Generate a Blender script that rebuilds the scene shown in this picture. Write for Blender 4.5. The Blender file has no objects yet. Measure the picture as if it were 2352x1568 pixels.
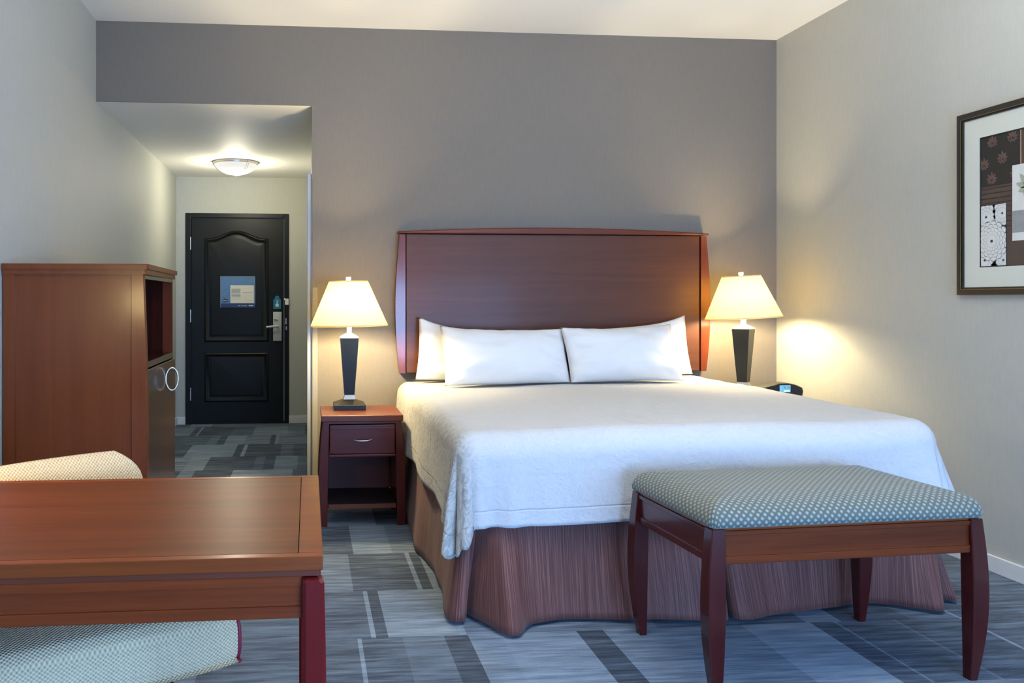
import bpy, bmesh, math, random
from mathutils import Vector, Matrix, noise
R = math.radians
scene = bpy.context.scene
COL = scene.collection
random.seed(7)

# ------------------------------------------------------------------ materials
class N:
    def __init__(s, name):
        s.m = bpy.data.materials.new(name); s.m.use_nodes = True
        s.t = s.m.node_tree; s.p = s.t.nodes['Principled BSDF']
    def n(s, typ, **kw):
        o = s.t.nodes.new(typ)
        for k, v in kw.items():
            if k in o.inputs.keys(): o.inputs[k].default_value = v
            else: setattr(o, k, v)
        return o
    def l(s, a, b): s.t.links.new(a, b)
    def math(s, op, a, b=None, c=None):
        o = s.t.nodes.new('ShaderNodeMath'); o.operation = op
        for i, v in enumerate((a, b, c)):
            if v is None: continue
            if isinstance(v, (int, float)): o.inputs[i].default_value = v
            else: s.l(v, o.inputs[i])
        return o.outputs[0]
    def ramp(s, fac, stops, interp='LINEAR'):
        o = s.t.nodes.new('ShaderNodeValToRGB'); o.color_ramp.interpolation = interp
        e = o.color_ramp.elements
        while len(e) < len(stops): e.new(0.5)
        for i, (p, c) in enumerate(stops):
            e[i].position = p; e[i].color = (c[0], c[1], c[2], 1)
        s.l(fac, o.inputs['Fac']); return o.outputs['Color']
    def coords(s, scale=(1, 1, 1), kind='Object', rot=(0, 0, 0)):
        tc = s.t.nodes.new('ShaderNodeTexCoord'); mp = s.t.nodes.new('ShaderNodeMapping')
        mp.inputs['Scale'].default_value = scale; mp.inputs['Rotation'].default_value = rot
        s.l(tc.outputs[kind], mp.inputs['Vector']); return mp.outputs['Vector']
    def noise(s, vec, scale, detail=4, rough=0.55, dist=0):
        o = s.n('ShaderNodeTexNoise'); o.inputs['Scale'].default_value = scale
        o.inputs['Detail'].default_value = detail; o.inputs['Roughness'].default_value = rough
        o.inputs['Distortion'].default_value = dist
        s.l(vec, o.inputs['Vector']); return o.outputs['Fac']
    def mix(s, fac, a, b, mode='MIX'):
        o = s.t.nodes.new('ShaderNodeMix'); o.data_type = 'RGBA'; o.blend_type = mode
        for i, v in ((0, fac), (6, a), (7, b)):
            if isinstance(v, (int, float)): o.inputs[i].default_value = v
            elif isinstance(v, tuple): o.inputs[i].default_value = (v[0], v[1], v[2], 1)
            else: s.l(v, o.inputs[i])
        return o.outputs[2]
    def bump(s, h, strength=0.3, dist=0.01):
        o = s.n('ShaderNodeBump'); o.inputs['Strength'].default_value = strength
        o.inputs['Distance'].default_value = dist; s.l(h, o.inputs['Height'])
        s.l(o.outputs['Normal'], s.p.inputs['Normal'])
    def set(s, **kw):
        for k, v in kw.items():
            k = k.replace('_', ' ')
            if isinstance(v, tuple): v = (v[0], v[1], v[2], 1)
            s.p.inputs[k].default_value = v
        return s

def plain(name, c, rough=0.5, metal=0.0, var=0.06, **kw):
    s = N(name); s.set(Roughness=rough, Metallic=metal, **kw)
    f = s.noise(s.coords(), 35, 3)
    s.l(s.ramp(f, [(0.3, tuple(x * (1 - var) for x in c)), (0.7, tuple(min(1, x * (1 + var)) for x in c))]), s.p.inputs['Base Color'])
    return s.m

def wood(name, dark, light, axis='X', rough=0.24, coat=0.35, scale=1.0, con=0.55):
    s = N(name)
    md = tuple((a + b) / 2 for a, b in zip(dark, light))
    dark = tuple(m + (a - m) * con for a, m in zip(dark, md)); light = tuple(m + (a - m) * con for a, m in zip(light, md))
    k = {'X': (0.9, 22, 22), 'Y': (22, 0.9, 22), 'Z': (22, 22, 0.9)}[axis]
    k2 = {'X': (5, 160, 160), 'Y': (160, 5, 160), 'Z': (160, 160, 5)}[axis]
    k = tuple(v * scale for v in k)
    f = s.noise(s.coords(k), 1.0, 5, 0.6, 0.4); g = s.noise(s.coords(k2), 1.0, 3, 0.6)
    fac = s.math('ADD', s.math('MULTIPLY', f, 0.75), s.math('MULTIPLY', g, 0.25))
    mid = tuple((a + b) / 2 for a, b in zip(dark, light))
    s.l(s.ramp(fac, [(0.3, dark), (0.5, mid), (0.72, light)]), s.p.inputs['Base Color'])
    s.set(Roughness=rough, Coat_Weight=coat, Coat_Roughness=0.12)
    s.p.inputs['Specular IOR Level'].default_value = 0.24
    s.bump(g, 0.04, 0.002); return s.m

def paint(name, c, bump=0.25, var=0.04, fibre=True):
    s = N(name)
    f = s.noise(s.coords((1, 1, 1)), 130, 4, 0.6)
    g = s.noise(s.coords((60, 60, 14)), 1.0, 4, 0.6) if fibre else f
    h = s.math('ADD', s.math('MULTIPLY', f, 0.5), s.math('MULTIPLY', g, 0.5))
    s.l(s.ramp(h, [(0.35, tuple(x * (1 - var) for x in c)), (0.65, tuple(x * (1 + var) for x in c))]), s.p.inputs['Base Color'])
    s.set(Roughness=0.62); s.p.inputs['Specular IOR Level'].default_value = 0.25
    s.bump(h, bump, 0.004); return s.m

M = {}
M['wall'] = paint('wall_paint_greige', (0.462, 0.468, 0.425), 0.3)
M['accent'] = paint('wall_paint_taupe', (0.180, 0.158, 0.130), 0.35, 0.05)
M['ceiling'] = paint('ceiling_texture', (0.86, 0.85, 0.81), 0.15, 0.02, False)
M['trim'] = plain('white_trim_paint', (0.74, 0.74, 0.72), 0.4, var=0.02)
CH_D, CH_L = (0.062, 0.0125, 0.006), (0.185, 0.044, 0.018)
M['cherry_x'] = wood('cherry_wood_along_x', CH_D, CH_L, 'X', 0.38, 0.12)
M['cherry_y'] = wood('cherry_wood_along_y', CH_D, CH_L, 'Y')
M['cherry_z'] = wood('cherry_wood_along_z', CH_D, CH_L, 'Z')
M['desk_x'] = wood('desk_cherry_along_x', (0.075, 0.013, 0.002), (0.175, 0.042, 0.007), 'X', 0.36, 0.0, con=0.8)
M['desk_edge'] = wood('desk_edge_cherry', (0.095, 0.016, 0.003), (0.27, 0.058, 0.011), 'X', 0.28, 0.15, con=0.8)
M['head_x'] = wood('headboard_brown_cherry', (0.050, 0.016, 0.008), (0.125, 0.045, 0.022), 'X', 0.42, 0.05, con=0.4)
M['niche_back'] = wood('nightstand_back_wood', (0.075, 0.022, 0.020), (0.14, 0.045, 0.040), 'X', 0.5, 0.0)
M['bench_x'] = wood('bench_apron_cherry', (0.060, 0.009, 0.002), (0.180, 0.036, 0.007), 'X', 0.28, 0.1, con=0.9)
M['desk_apron'] = wood('desk_apron_cherry', (0.085, 0.012, 0.003), (0.255, 0.048, 0.010), 'X', 0.28, 0.1, con=0.9)
M['desk_leg'] = wood('desk_leg_crimson_mahogany', (0.090, 0.003, 0.003), (0.170, 0.008, 0.006), 'Z', 0.28, 0.15)
M['leg_red'] = wood('red_mahogany_leg', (0.034, 0.0035, 0.003), (0.070, 0.009, 0.007), 'Z', 0.26, 0.4)
M['mahog_x'] = wood('dark_mahogany_x', (0.040, 0.005, 0.005), (0.105, 0.016, 0.010), 'X', 0.26, 0.4)
M['mahog_z'] = wood('dark_mahogany_z', (0.040, 0.005, 0.005), (0.105, 0.016, 0.010), 'Z', 0.26, 0.4)
M['cab_z'] = wood('cabinet_cherry_z', (0.105, 0.024, 0.008), (0.20, 0.055, 0.018), 'Z', 0.22, 0.1, 0.5)
M['cab_door'] = wood('cabinet_door_wood', (0.028, 0.012, 0.007), (0.065, 0.028, 0.014), 'Z', 0.22, 0.3)
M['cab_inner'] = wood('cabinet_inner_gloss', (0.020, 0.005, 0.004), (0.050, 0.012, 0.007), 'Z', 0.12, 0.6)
M['dark'] = plain('dark_recess', (0.010, 0.006, 0.006), 0.5)
M['black_door'] = plain('black_door_paint', (0.0062, 0.0070, 0.0064), 0.42, Specular_IOR_Level=0.28)
M['black'] = plain('black_lacquer', (0.010, 0.011, 0.013), 0.42, Specular_IOR_Level=0.3)
M['black_plastic'] = plain('black_plastic', (0.012, 0.012, 0.013), 0.38)
M['nickel'] = plain('brushed_nickel', (0.62, 0.60, 0.56), 0.33, 1.0, 0.03)
M['nickel_soft'] = plain('satin_silver_paint', (0.50, 0.51, 0.49), 0.45, 0.35, 0.03)
M['alu'] = plain('aluminium_edge', (0.33, 0.34, 0.35), 0.5, 0.3, 0.02)
M['mirror'] = plain('mirror_glass', (0.85, 0.87, 0.87), 0.03, 1.0, 0.01)
M['brass'] = plain('antique_gold', (0.36, 0.27, 0.10), 0.35, 0.8, 0.1)
M['frame_dark'] = plain('dark_bronze_frame', (0.030, 0.026, 0.022), 0.35)
M['mat'] = plain('mat_board', (0.62, 0.64, 0.56), 0.7, var=0.01)
M['brown_print'] = plain('brown_print', (0.075, 0.052, 0.042), 0.6)
M['brown_line'] = plain('brown_line', (0.030, 0.021, 0.017), 0.6)
M['brown_motif'] = plain('brown_motif', (0.125, 0.075, 0.058), 0.6)
M['print_black'] = plain('print_black', (0.020, 0.019, 0.018), 0.6)
M['print_white'] = plain('print_white', (0.66, 0.67, 0.63), 0.6, var=0.03)
M['print_grey'] = plain('print_grey', (0.27, 0.29, 0.29), 0.6, var=0.08)
M['print_green'] = plain('print_green', (0.36, 0.40, 0.30), 0.6, var=0.05)
M['tan'] = plain('print_tan', (0.32, 0.20, 0.10), 0.6)
M['notice_blue'] = plain('notice_sky_blue', (0.10, 0.21, 0.40), 0.35, var=0.12)
M['notice_navy'] = plain('notice_navy', (0.018, 0.045, 0.13), 0.35)
M['notice_line'] = plain('notice_grey_print', (0.40, 0.40, 0.38), 0.6)
M['paper'] = plain('cream_paper', (0.70, 0.68, 0.58), 0.6, var=0.02)
M['teal'] = plain('teal_card', (0.010, 0.16, 0.31), 0.45)
M['white'] = plain('white_plastic', (0.80, 0.80, 0.78), 0.4, var=0.01)
M['guard'] = plain('cream_vinyl_guard', (0.27, 0.245, 0.195), 0.5, var=0.02)
M['piping'] = plain('crimson_piping', (0.22, 0.008, 0.03), 0.6)

def carpet():
    s = N('patchwork_carpet_tiles')
    at_ = s.n('ShaderNodeAttribute'); at_.attribute_name = 'patch'
    streak = s.noise(s.coords((3.6, 40, 1)), 1.0, 4, 0.62)
    streak2 = s.noise(s.coords((9, 150, 1)), 1.0, 2, 0.5)
    blotch = s.noise(s.coords((1.6, 6, 1)), 1.0, 2, 0.5)
    pile = s.noise(s.coords(), 330, 2, 0.75)
    tone = s.math('ADD', s.math('ADD', s.math('MULTIPLY', at_.outputs['Fac'], 0.80), 0.10), s.math('MULTIPLY', s.math('SUBTRACT', streak, 0.5), 0.80))
    tone = s.math('ADD', tone, s.math('MULTIPLY', s.math('SUBTRACT', streak2, 0.5), 0.22))
    tone = s.math('ADD', tone, s.math('MULTIPLY', s.math('SUBTRACT', blotch, 0.5), 0.22))
    tone = s.math('ADD', tone, s.math('MULTIPLY', s.math('SUBTRACT', pile, 0.5), 0.42))
    col = s.ramp(tone, [(0.04, (0.030, 0.038, 0.054)), (0.25, (0.074, 0.094, 0.125)), (0.45, (0.150, 0.195, 0.255)), (0.62, (0.240, 0.305, 0.385)), (0.88, (0.38, 0.46, 0.55))])
    s.l(col, s.p.inputs['Base Color']); s.set(Roughness=0.95); s.p.inputs['Specular IOR Level'].default_value = 0.1
    s.bump(s.math('ADD', pile, s.math('MULTIPLY', streak2, 0.5)), 0.5, 0.006); return s.m
M['carpet'] = carpet()

def linen(name, c, damask=0.0, hem=False, wrinkle=0.25):
    s = N(name); v = s.coords(kind='UV')
    w = s.noise(v, 7, 5, 0.6, 0.8)
    h = s.math('MULTIPLY', w, 1.0)
    col = (c[0], c[1], c[2])
    if damask:
        d = s.noise(v, 22, 2, 0.5, 2.6)
        k = s.ramp(d, [(0.44, (0, 0, 0)), (0.50, (1, 1, 1))])
        e = s.noise(v, 60, 2, 0.5, 1.5)
        pat = s.math('ADD', s.math('MULTIPLY', k, 0.7), s.math('MULTIPLY', e, 0.5))
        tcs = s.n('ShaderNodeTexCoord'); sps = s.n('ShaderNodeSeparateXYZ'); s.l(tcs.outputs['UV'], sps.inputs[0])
        side = s.math('MULTIPLY', s.math('ADD', sps.outputs['X'], -0.02), -12.0); side.node.use_clamp = True  # left drop: its shade and the lamp's warmth put into the damask colours
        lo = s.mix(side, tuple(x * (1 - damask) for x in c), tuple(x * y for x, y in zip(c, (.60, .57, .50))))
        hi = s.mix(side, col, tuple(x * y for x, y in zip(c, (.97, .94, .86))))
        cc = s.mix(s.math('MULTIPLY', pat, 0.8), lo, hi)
        h = s.math('ADD', s.math('MULTIPLY', w, 0.9), s.math('MULTIPLY', pat, 0.055))
        s.l(cc, s.p.inputs['Base Color'])
    else:
        s.l(s.ramp(w, [(0.3, tuple(x * 0.97 for x in c)), (0.7, col)]), s.p.inputs['Base Color'])
    if hem:
        tc = s.n('ShaderNodeTexCoord'); sp = s.n('ShaderNodeSeparateXYZ'); s.l(tc.outputs['UV'], sp.inputs[0])
        ea = s.math('SUBTRACT', 0.9135 + 0.375 - 0.062, s.math('ABSOLUTE', s.math('SUBTRACT', sp.outputs['X'], 0.9135)))
        eb = s.math('SUBTRACT', 2.005 + 0.405 - 0.062, sp.outputs['Y'])
        dd_ = s.math('ABSOLUTE', s.math('MINIMUM', ea, eb))
        st = s.math('SUBTRACT', 1.0, s.math('MINIMUM', 1.0, s.math('DIVIDE', dd_, 0.005)))
        h = s.math('SUBTRACT', h, s.math('MULTIPLY', st, 0.35))
    s.set(Roughness=0.85, Sheen_Weight=0.15); s.p.inputs['Specular IOR Level'].default_value = 0.2
    s.bump(h, wrinkle, 0.02); return s.m
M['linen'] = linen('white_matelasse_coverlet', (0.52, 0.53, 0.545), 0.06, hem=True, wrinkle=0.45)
M['pillow'] = linen('white_pillowcase_cotton', (0.72, 0.72, 0.71), 0, wrinkle=0.22)

def skirt_mat():
    s = N('russet_striped_skirt_fabric'); v = s.coords((230, 2.5, 1), 'UV'); g = s.coords((520, 6, 1), 'UV')
    f = s.noise(v, 1.0, 3, 0.6, 0.3); e = s.noise(g, 1.0, 2)
    t = s.math('ADD', s.math('MULTIPLY', f, 0.8), s.math('MULTIPLY', e, 0.2))
    s.l(s.ramp(t, [(0.36, (0.058, 0.014, 0.010)), (0.5, (0.110, 0.034, 0.026)), (0.68, (0.225, 0.092, 0.072))]), s.p.inputs['Base Color'])
    s.set(Roughness=0.7, Sheen_Weight=0.1); s.bump(t, 0.25, 0.004); return s.m
M['skirt'] = skirt_mat()

def bench_fabric():
    s = N('teal_diamond_weave'); P = 0.0235
    tc = s.n('ShaderNodeTexCoord'); sp = s.n('ShaderNodeSeparateXYZ'); s.l(tc.outputs['UV'], sp.inputs[0])
    a = s.math('MULTIPLY', sp.outputs['X'], 2 * math.pi / P); b = s.math('MULTIPLY', sp.outputs['Y'], 2 * math.pi / P)
    p = s.math('ADD', a, b); q = s.math('SUBTRACT', a, b)
    hp = s.math('MULTIPLY', p, 0.5); hq = s.math('MULTIPLY', q, 0.5)
    cell = s.math('MULTIPLY', s.math('ABSOLUTE', s.math('COSINE', hp)), s.math('ABSOLUTE', s.math('COSINE', hq)))
    line = s.math('ABSOLUTE', s.math('MULTIPLY', s.math('SINE', s.math('MULTIPLY', hp, 2)), s.math('SINE', s.math('MULTIPLY', hq, 2))))
    grain = s.noise(s.coords(kind='UV'), 900, 2, 0.7)
    star = s.math('ADD', cell, s.math('MULTIPLY', s.math('SUBTRACT', grain, 0.5), 0.35))
    col = s.ramp(star, [(0.28, (0.090, 0.104, 0.084)), (0.50, (0.150, 0.168, 0.138)), (0.70, (0.200, 0.220, 0.185)), (0.92, (0.33, 0.355, 0.31))])
    fine = s.math('ABSOLUTE', s.math('SINE', s.math('MULTIPLY', hp, 3)))
    fine2 = s.math('ABSOLUTE', s.math('SINE', s.math('MULTIPLY', hq, 3)))
    ln = s.math('MINIMUM', fine, fine2)
    col = s.mix(s.math('MULTIPLY', s.math('LESS_THAN', ln, 0.16), 0.45), col, (0.035, 0.042, 0.040))
    s.l(col, s.p.inputs['Base Color']); s.set(Roughness=0.75, Sheen_Weight=0.2); s.bump(star, 0.2, 0.003); return s.m
M['bench_fabric'] = bench_fabric()

def tweed():
    s = N('cream_basket_weave'); P = 0.0047
    tc = s.n('ShaderNodeTexCoord'); sp = s.n('ShaderNodeSeparateXYZ'); s.l(tc.outputs['UV'], sp.inputs[0])
    a = s.math('MULTIPLY', sp.outputs['X'], math.pi / P); b = s.math('MULTIPLY', sp.outputs['Y'], math.pi / P)
    w = s.math('MULTIPLY', s.math('SINE', a), s.math('SINE', b))
    g = s.noise(s.coords((1, 1, 1), 'UV'), 140, 3, 0.7); st = s.noise(s.coords((8, 260, 1), 'UV'), 1, 3)
    st2 = s.noise(s.coords((260, 8, 1), 'UV'), 1, 3)
    t = s.math('ADD', s.math('MULTIPLY', s.math('ADD', w, 1), 0.22), s.math('MULTIPLY', s.math('ADD', g, s.math('ADD', st, st2)), 0.19))
    s.l(s.ramp(t, [(0.25, (0.34, 0.255, 0.145)), (0.5, (0.66, 0.525, 0.325)), (0.75, (0.84, 0.68, 0.44))]), s.p.inputs['Base Color'])
    s.set(Roughness=0.85, Sheen_Weight=0.2); s.bump(s.math('ADD', w, g), 0.5, 0.003); return s.m
M['tweed'] = tweed()

def shade_mat(name, emit):
    s = N(name); t = s.t
    out = t.nodes['Material Output']
    d = s.n('ShaderNodeBsdfDiffuse'); d.inputs['Color'].default_value = (0.78, 0.71, 0.50, 1)
    tr = s.n('ShaderNodeBsdfTranslucent'); tr.inputs['Color'].default_value = (0.33, 0.240, 0.060, 1)
    mx = s.n('ShaderNodeMixShader'); mx.inputs[0].default_value = 0.55
    s.l(d.outputs[0], mx.inputs[1]); s.l(tr.outputs[0], mx.inputs[2])
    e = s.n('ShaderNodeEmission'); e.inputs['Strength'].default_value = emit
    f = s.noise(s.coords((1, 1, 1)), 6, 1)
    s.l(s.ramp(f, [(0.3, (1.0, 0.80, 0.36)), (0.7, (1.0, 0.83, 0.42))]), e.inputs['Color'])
    ad = s.n('ShaderNodeAddShader'); s.l(mx.outputs[0], ad.inputs[0]); s.l(e.outputs[0], ad.inputs[1])
    s.l(ad.outputs[0], out.inputs['Surface']); return s.m
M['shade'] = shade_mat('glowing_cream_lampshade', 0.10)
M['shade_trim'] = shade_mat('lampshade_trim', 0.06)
def glow(name, c, st):
    s = N(name); s.set(Base_Color=c, Roughness=0.3); s.p.inputs['Emission Color'].default_value = (*c, 1)
    s.p.inputs['Emission Strength'].default_value = st; return s.m
M['bulb'] = glow('warm_bulb', (1.0, 0.85, 0.55), 3.0)
M['dome'] = glow('frosted_glass_dome', (1.0, 0.97, 0.90), 0.78)
M['dome'].node_tree.nodes['Principled BSDF'].inputs['Base Color'].default_value = (.22, .22, .21, 1)
M['lcd'] = glow('blue_lcd', (0.16, 0.42, 0.55), 0.55)
M['lcd_bar'] = glow('lcd_pale_bar', (0.65, 0.85, 0.95), 0.8)
def pane_mat():
    s = N('window_glass'); s.set(Base_Color=(0.9, 0.95, 1.0), Roughness=0.02, Transmission_Weight=1.0, IOR=1.01); return s.m
M['glass'] = pane_mat()

# ------------------------------------------------------------------ mesh builder
class MB:
    def __init__(s, *mats): s.bm = bmesh.new(); s.mats = list(mats); s.uv = None
    def box(s, x0, x1, y0, y1, z0, z1, m=0, bev=0.0, seg=2):
        vs = [s.bm.verts.new((x, y, z)) for x in (x0, x1) for y in (y0, y1) for z in (z0, z1)]
        fs = [s.bm.faces.new([vs[i] for i in q]) for q in ((0, 1, 3, 2), (4, 6, 7, 5), (0, 4, 5, 1), (2, 3, 7, 6), (0, 2, 6, 4), (1, 5, 7, 3))]
        for f in fs: f.material_index = m
        if bev:
            es = list({e for f in fs for e in f.edges})
            r = bmesh.ops.bevel(s.bm, geom=es, offset=bev, segments=seg, affect='EDGES', profile=0.5)
            for f in r['faces']: f.material_index = m
        return s
    def rings(s, rings, m=0, cap0=True, cap1=True, closed=True, uvs=None):
        FS = []
        V = [[s.bm.verts.new(p) for p in r] for r in rings]
        if uvs and s.uv is None: s.uv = s.bm.loops.layers.uv.new('UVMap')
        def setuv(f, uvl):
            for l, q in zip(f.loops, uvl): l[s.uv].uv = q
        k = len(V[0])
        for i in range(len(V) - 1):
            for j in range(k if closed else k - 1):
                j2 = (j + 1) % k
                f = s.bm.faces.new((V[i][j], V[i][j2], V[i + 1][j2], V[i + 1][j]))
                FS.append(f)
                if uvs: setuv(f, (uvs[i][j], uvs[i][j2], uvs[i + 1][j2], uvs[i + 1][j]))
        if cap0 and closed:
            f = s.bm.faces.new(V[0][::-1]); FS.append(f)
            if uvs: setuv(f, uvs[0][::-1])
        if cap1 and closed:
            f = s.bm.faces.new(V[-1]); FS.append(f)
            if uvs: setuv(f, uvs[-1])
        for f in FS: f.material_index = m
        return s
    def grid(s, P, uvs=None, m=0):
        return s.rings(P, m, False, False, False, uvs)
    def leg(s, secs, m=0, c=0.003):
        """square leg lofted from sections (z, x0, x1, y0, y1), with chamfered corners"""
        rs = []
        for z, x0, x1, y0, y1 in secs:
            rs.append([(x0 + c, y0, z), (x1 - c, y0, z), (x1, y0 + c, z), (x1, y1 - c, z), (x1 - c, y1, z), (x0 + c, y1, z), (x0, y1 - c, z), (x0, y0 + c, z)])
        return s.rings(rs, m)
    def lathe(s, prof, m=0, n=48, cx=0, cy=0, cap0=True, cap1=True):
        return s.rings([[(cx + r * math.cos(2 * math.pi * j / n), cy + r * math.sin(2 * math.pi * j / n), z) for j in range(n)] for r, z in prof], m, cap0, cap1)
    def prism(s, poly, axis, a, b, m=0):
        """extrude 2-D polygon: axis 'x' -> poly in (y,z); 'y' -> (x,z); 'z' -> (x,y)"""
        def p(q, t): return {'x': (t, q[0], q[1]), 'y': (q[0], t, q[1]), 'z': (q[0], q[1], t)}[axis]
        return s.rings([[p(q, a) for q in poly], [p(q, b) for q in poly]], m)
    def tube(s, path, r, m=0, n=10, closed=False):
        pts = [Vector(p) for p in path]; rs = []; L = len(pts); nrm = None
        for i, p in enumerate(pts):
            a = pts[(i - 1) % L] if (closed or i > 0) else p; b = pts[(i + 1) % L] if (closed or i < L - 1) else p
            t = (b - a).normalized()
            if nrm is None:
                nrm = t.orthogonal().normalized()
            nrm = (nrm - t * nrm.dot(t)).normalized(); bi = t.cross(nrm)
            rs.append([tuple(p + nrm * (r * math.cos(2 * math.pi * k / n)) + bi * (r * math.sin(2 * math.pi * k / n))) for k in range(n)])
        if closed: rs.append(rs[0])
        return s.rings(rs, m, not closed, not closed)
    def build(s, name, parent=None, smooth=False, label=None, kind=None, loc=None, angle=40):
        bmesh.ops.remove_doubles(s.bm, verts=s.bm.verts, dist=1e-6)
        bmesh.ops.recalc_face_normals(s.bm, faces=s.bm.faces)
        me = bpy.data.meshes.new(name); s.bm.to_mesh(me); s.bm.free()
        for m in s.mats: me.materials.append(M[m] if isinstance(m, str) else m)
        o = bpy.data.objects.new(name, me); COL.objects.link(o)
        if smooth:
            me.polygons.foreach_set('use_smooth', [True] * len(me.polygons))
            if angle < 180: me.set_sharp_from_angle(angle=R(angle))
        if parent: o.parent = parent
        if label: o['label'] = label
        if kind: o['kind'] = kind
        if loc: o.location = loc
        return o

def tag(o, label, cat, group=None):
    o['label'] = label; o['category'] = cat
    if group: o['group'] = group
    return o
def thing(name, label, cat, loc=(0, 0, 0), rz=0, group=None):
    o = bpy.data.objects.new(name, None); COL.objects.link(o); o.empty_display_size = 0.1
    o.location = loc; o.rotation_euler = (0, 0, rz); return tag(o, label, cat, group)
def struct(o): o['kind'] = 'structure'; return o

# ------------------------------------------------------------------ room shell
XL, XR, XV = -1.293, 3.07, 0.0257
YV, YF = 3.198, -7.0
ZC, ZV = 2.933, 2.44
# carpet: half-metre rows of woven patches (x break, tone)
ROWS = {
    (-2.81, -2.29): [(-.95, .33), (-.36, .48), (.177, .30), (.192, .62), (.340, .27), (.492, .35), (.580, .15), (.70, .52), (.985, .56), (1.086, .14), (1.62, .52), (1.893, .66), (1.985, .24), (1.996, .50), (2.22, .27), (2.234, .38), (2.49, .23), (2.505, .60), (2.80, .27), (3.3, .32)],
    (-2.29, -1.79): [(-.6, .40), (.05, .33), (.228, .31), (.246, .62), (.290, .20), (.555, .57), (.578, .66), (1.30, .45), (1.88, .33), (2.02, .58), (2.30, .24), (2.486, .34), (2.50, .58), (2.78, .28), (3.3, .34)],
    (-1.79, -1.26): [(-.7, .45), (.05, .36), (.190, .45), (.320, .24), (.462, .26), (.483, .60), (.528, .19), (.75, .55), (1.5, .4), (2.5, .3), (2.72, .38), (3.3, .30)],
    (-1.26, -.745): [(-.6, .3), (.0, .40), (.218, .23), (.407, .56), (.62, .44), (1.5, .3), (2.6, .4), (3.3, .36)],
    (-.745, -.22): [(-.8, .3), (-.2, .45), (.37, .43), (.62, .17), (1.6, .4), (3.3, .35)],
    (.32, .86): [(-.905, .18), (-.803, .50), (-.535, .24), (-.11, .64), (.3, .34)],
    (.86, 1.40): [(-.897, .50), (-.755, .58), (-.40, .24), (-.33, .36), (-.25, .24), (-.08, .55), (.3, .38)],
    (1.40, 1.96): [(-.97, .25), (-.59, .58), (-.532, .20), (-.502, .64), (-.22, .21), (-.12, .33), (.3, .24)],
    (1.96, 2.46): [(-.86, .27), (-.78, .38), (-.715, .21), (-.545, .55), (-.33, .44), (-.285, .17), (-.255, .54), (.3, .42)],
    (2.46, 3.0): [(-1.07, .48), (-1.015, .22), (-.995, .60), (-.70, .22), (-.505, .30), (-.19, .50), (-.03, .40), (.3, .20)],
}
fl = bmesh.new(); flc = fl.loops.layers.float_color.new('patch'); rng = random.Random(11)
def patch_rect(x0, x1, y0, y1, t):
    f = fl.faces.new([fl.verts.new(p) for p in ((x0, y0, 0), (x1, y0, 0), (x1, y1, 0), (x0, y1, 0))])
    for l in f.loops: l[flc] = (t, t, t, 1)
yb = sorted({y for k in ROWS for y in k} | {-.22, .32, 3.0, YV + .1, -2.81} | {-2.81 - .52 * k for k in range(1, 9)})
for y0, y1 in zip(yb[:-1], yb[1:]):
    row = ROWS.get((y0, y1))
    if row is None:
        row, x = [], XL - .1
        while x < XR + .1:
            wd = rng.choice((.018, .06, .15, .25, .42, .55)); x += wd
            row.append((x, .60 if wd < .02 else rng.choice((.2, .28, .35, .45, .56))))
    x = XL - .1
    for xe, t in row:
        patch_rect(x, xe, y0, y1, t); x = xe
    if x < XR + .1: patch_rect(x, XR + .1, y0, y1, .35)
fme = bpy.data.meshes.new('floor'); fl.to_mesh(fme); fl.free(); fme.materials.append(M['carpet'])
flo = bpy.data.objects.new('floor', fme); COL.objects.link(flo); struct(flo)
struct(MB('ceiling').box(XL - .1, XR + .1, YF - .1, .1, ZC, ZC + .1).build('ceiling'))
struct(MB('ceiling').box(XL, XV, 0.012, YV, ZV, ZV + .1).build('ceiling_entry'))
struct(MB('wall').box(XL - .1, XL, YF - .1, YV + .1, 0, ZC).build('wall_left'))
struct(MB('wall').box(XR, XR + .1, YF - .1, .1, 0, ZC).build('wall_right'))
struct(MB('accent').box(XV, XR, 0, .012, 0, ZC).box(XL, XV, 0, .012, ZV, ZC).build('wall_back'))
struct(MB('wall').box(XV, XV + .12, .012, YV + .1, 0, ZV + .1).build('wall_entry_right'))
DL, DR, DT = -1.203, -0.190, 2.084
struct(MB('wall').box(XL, DL, YV, YV + .1, 0, ZV + .1).box(DR, XV, YV, YV + .1, 0, ZV + .1).box(DL, DR, YV, YV + .1, DT, ZV + .1).build('wall_entry_back'))
WX0, WX1, WZ0, WZ1 = 0.3, 2.5, 0.55, 2.15
wf = MB('wall')
wf.box(XL, WX0, YF - .1, YF, 0, ZC).box(WX1, XR, YF - .1, YF, 0, ZC).box(WX0, WX1, YF - .1, YF, 0, WZ0).box(WX0, WX1, YF - .1, YF, WZ1, ZC)
struct(wf.build('wall_front'))
win = struct(MB('trim').box(WX0, WX1, YF - .08, YF - .02, WZ0, WZ0 + .05).box(WX0, WX1, YF - .08, YF - .02, WZ1 - .05, WZ1)
             .box(WX0, WX0 + .05, YF - .08, YF - .02, WZ0, WZ1).box(WX1 - .05, WX1, YF - .08, YF - .02, WZ0, WZ1)
             .box(1.375, 1.425, YF - .08, YF - .02, WZ0, WZ1).build('window_1'))
MB('glass').box(WX0 + .05, WX1 - .05, YF - .055, YF - .05, WZ0 + .05, WZ1 - .05).build('pane', win)
BH = 0.075
def base(name, *bx):
    m = MB('trim')
    for b in bx: m.box(*b, 0, BH, bev=.003)
    return struct(m.build(name))
base('baseboard_right', (XR - .014, XR, YF, 0))
base('baseboard_back', (XV, XR - .014, -.014, 0))
base('baseboard_left', (XL, XL + .014, YF, -1.66), (XL, XL + .014, -.70, YV))
base('baseboard_entry_back', (XL + .014, DL, YV - .014, YV), (DR, XV, YV - .014, YV))
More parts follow.
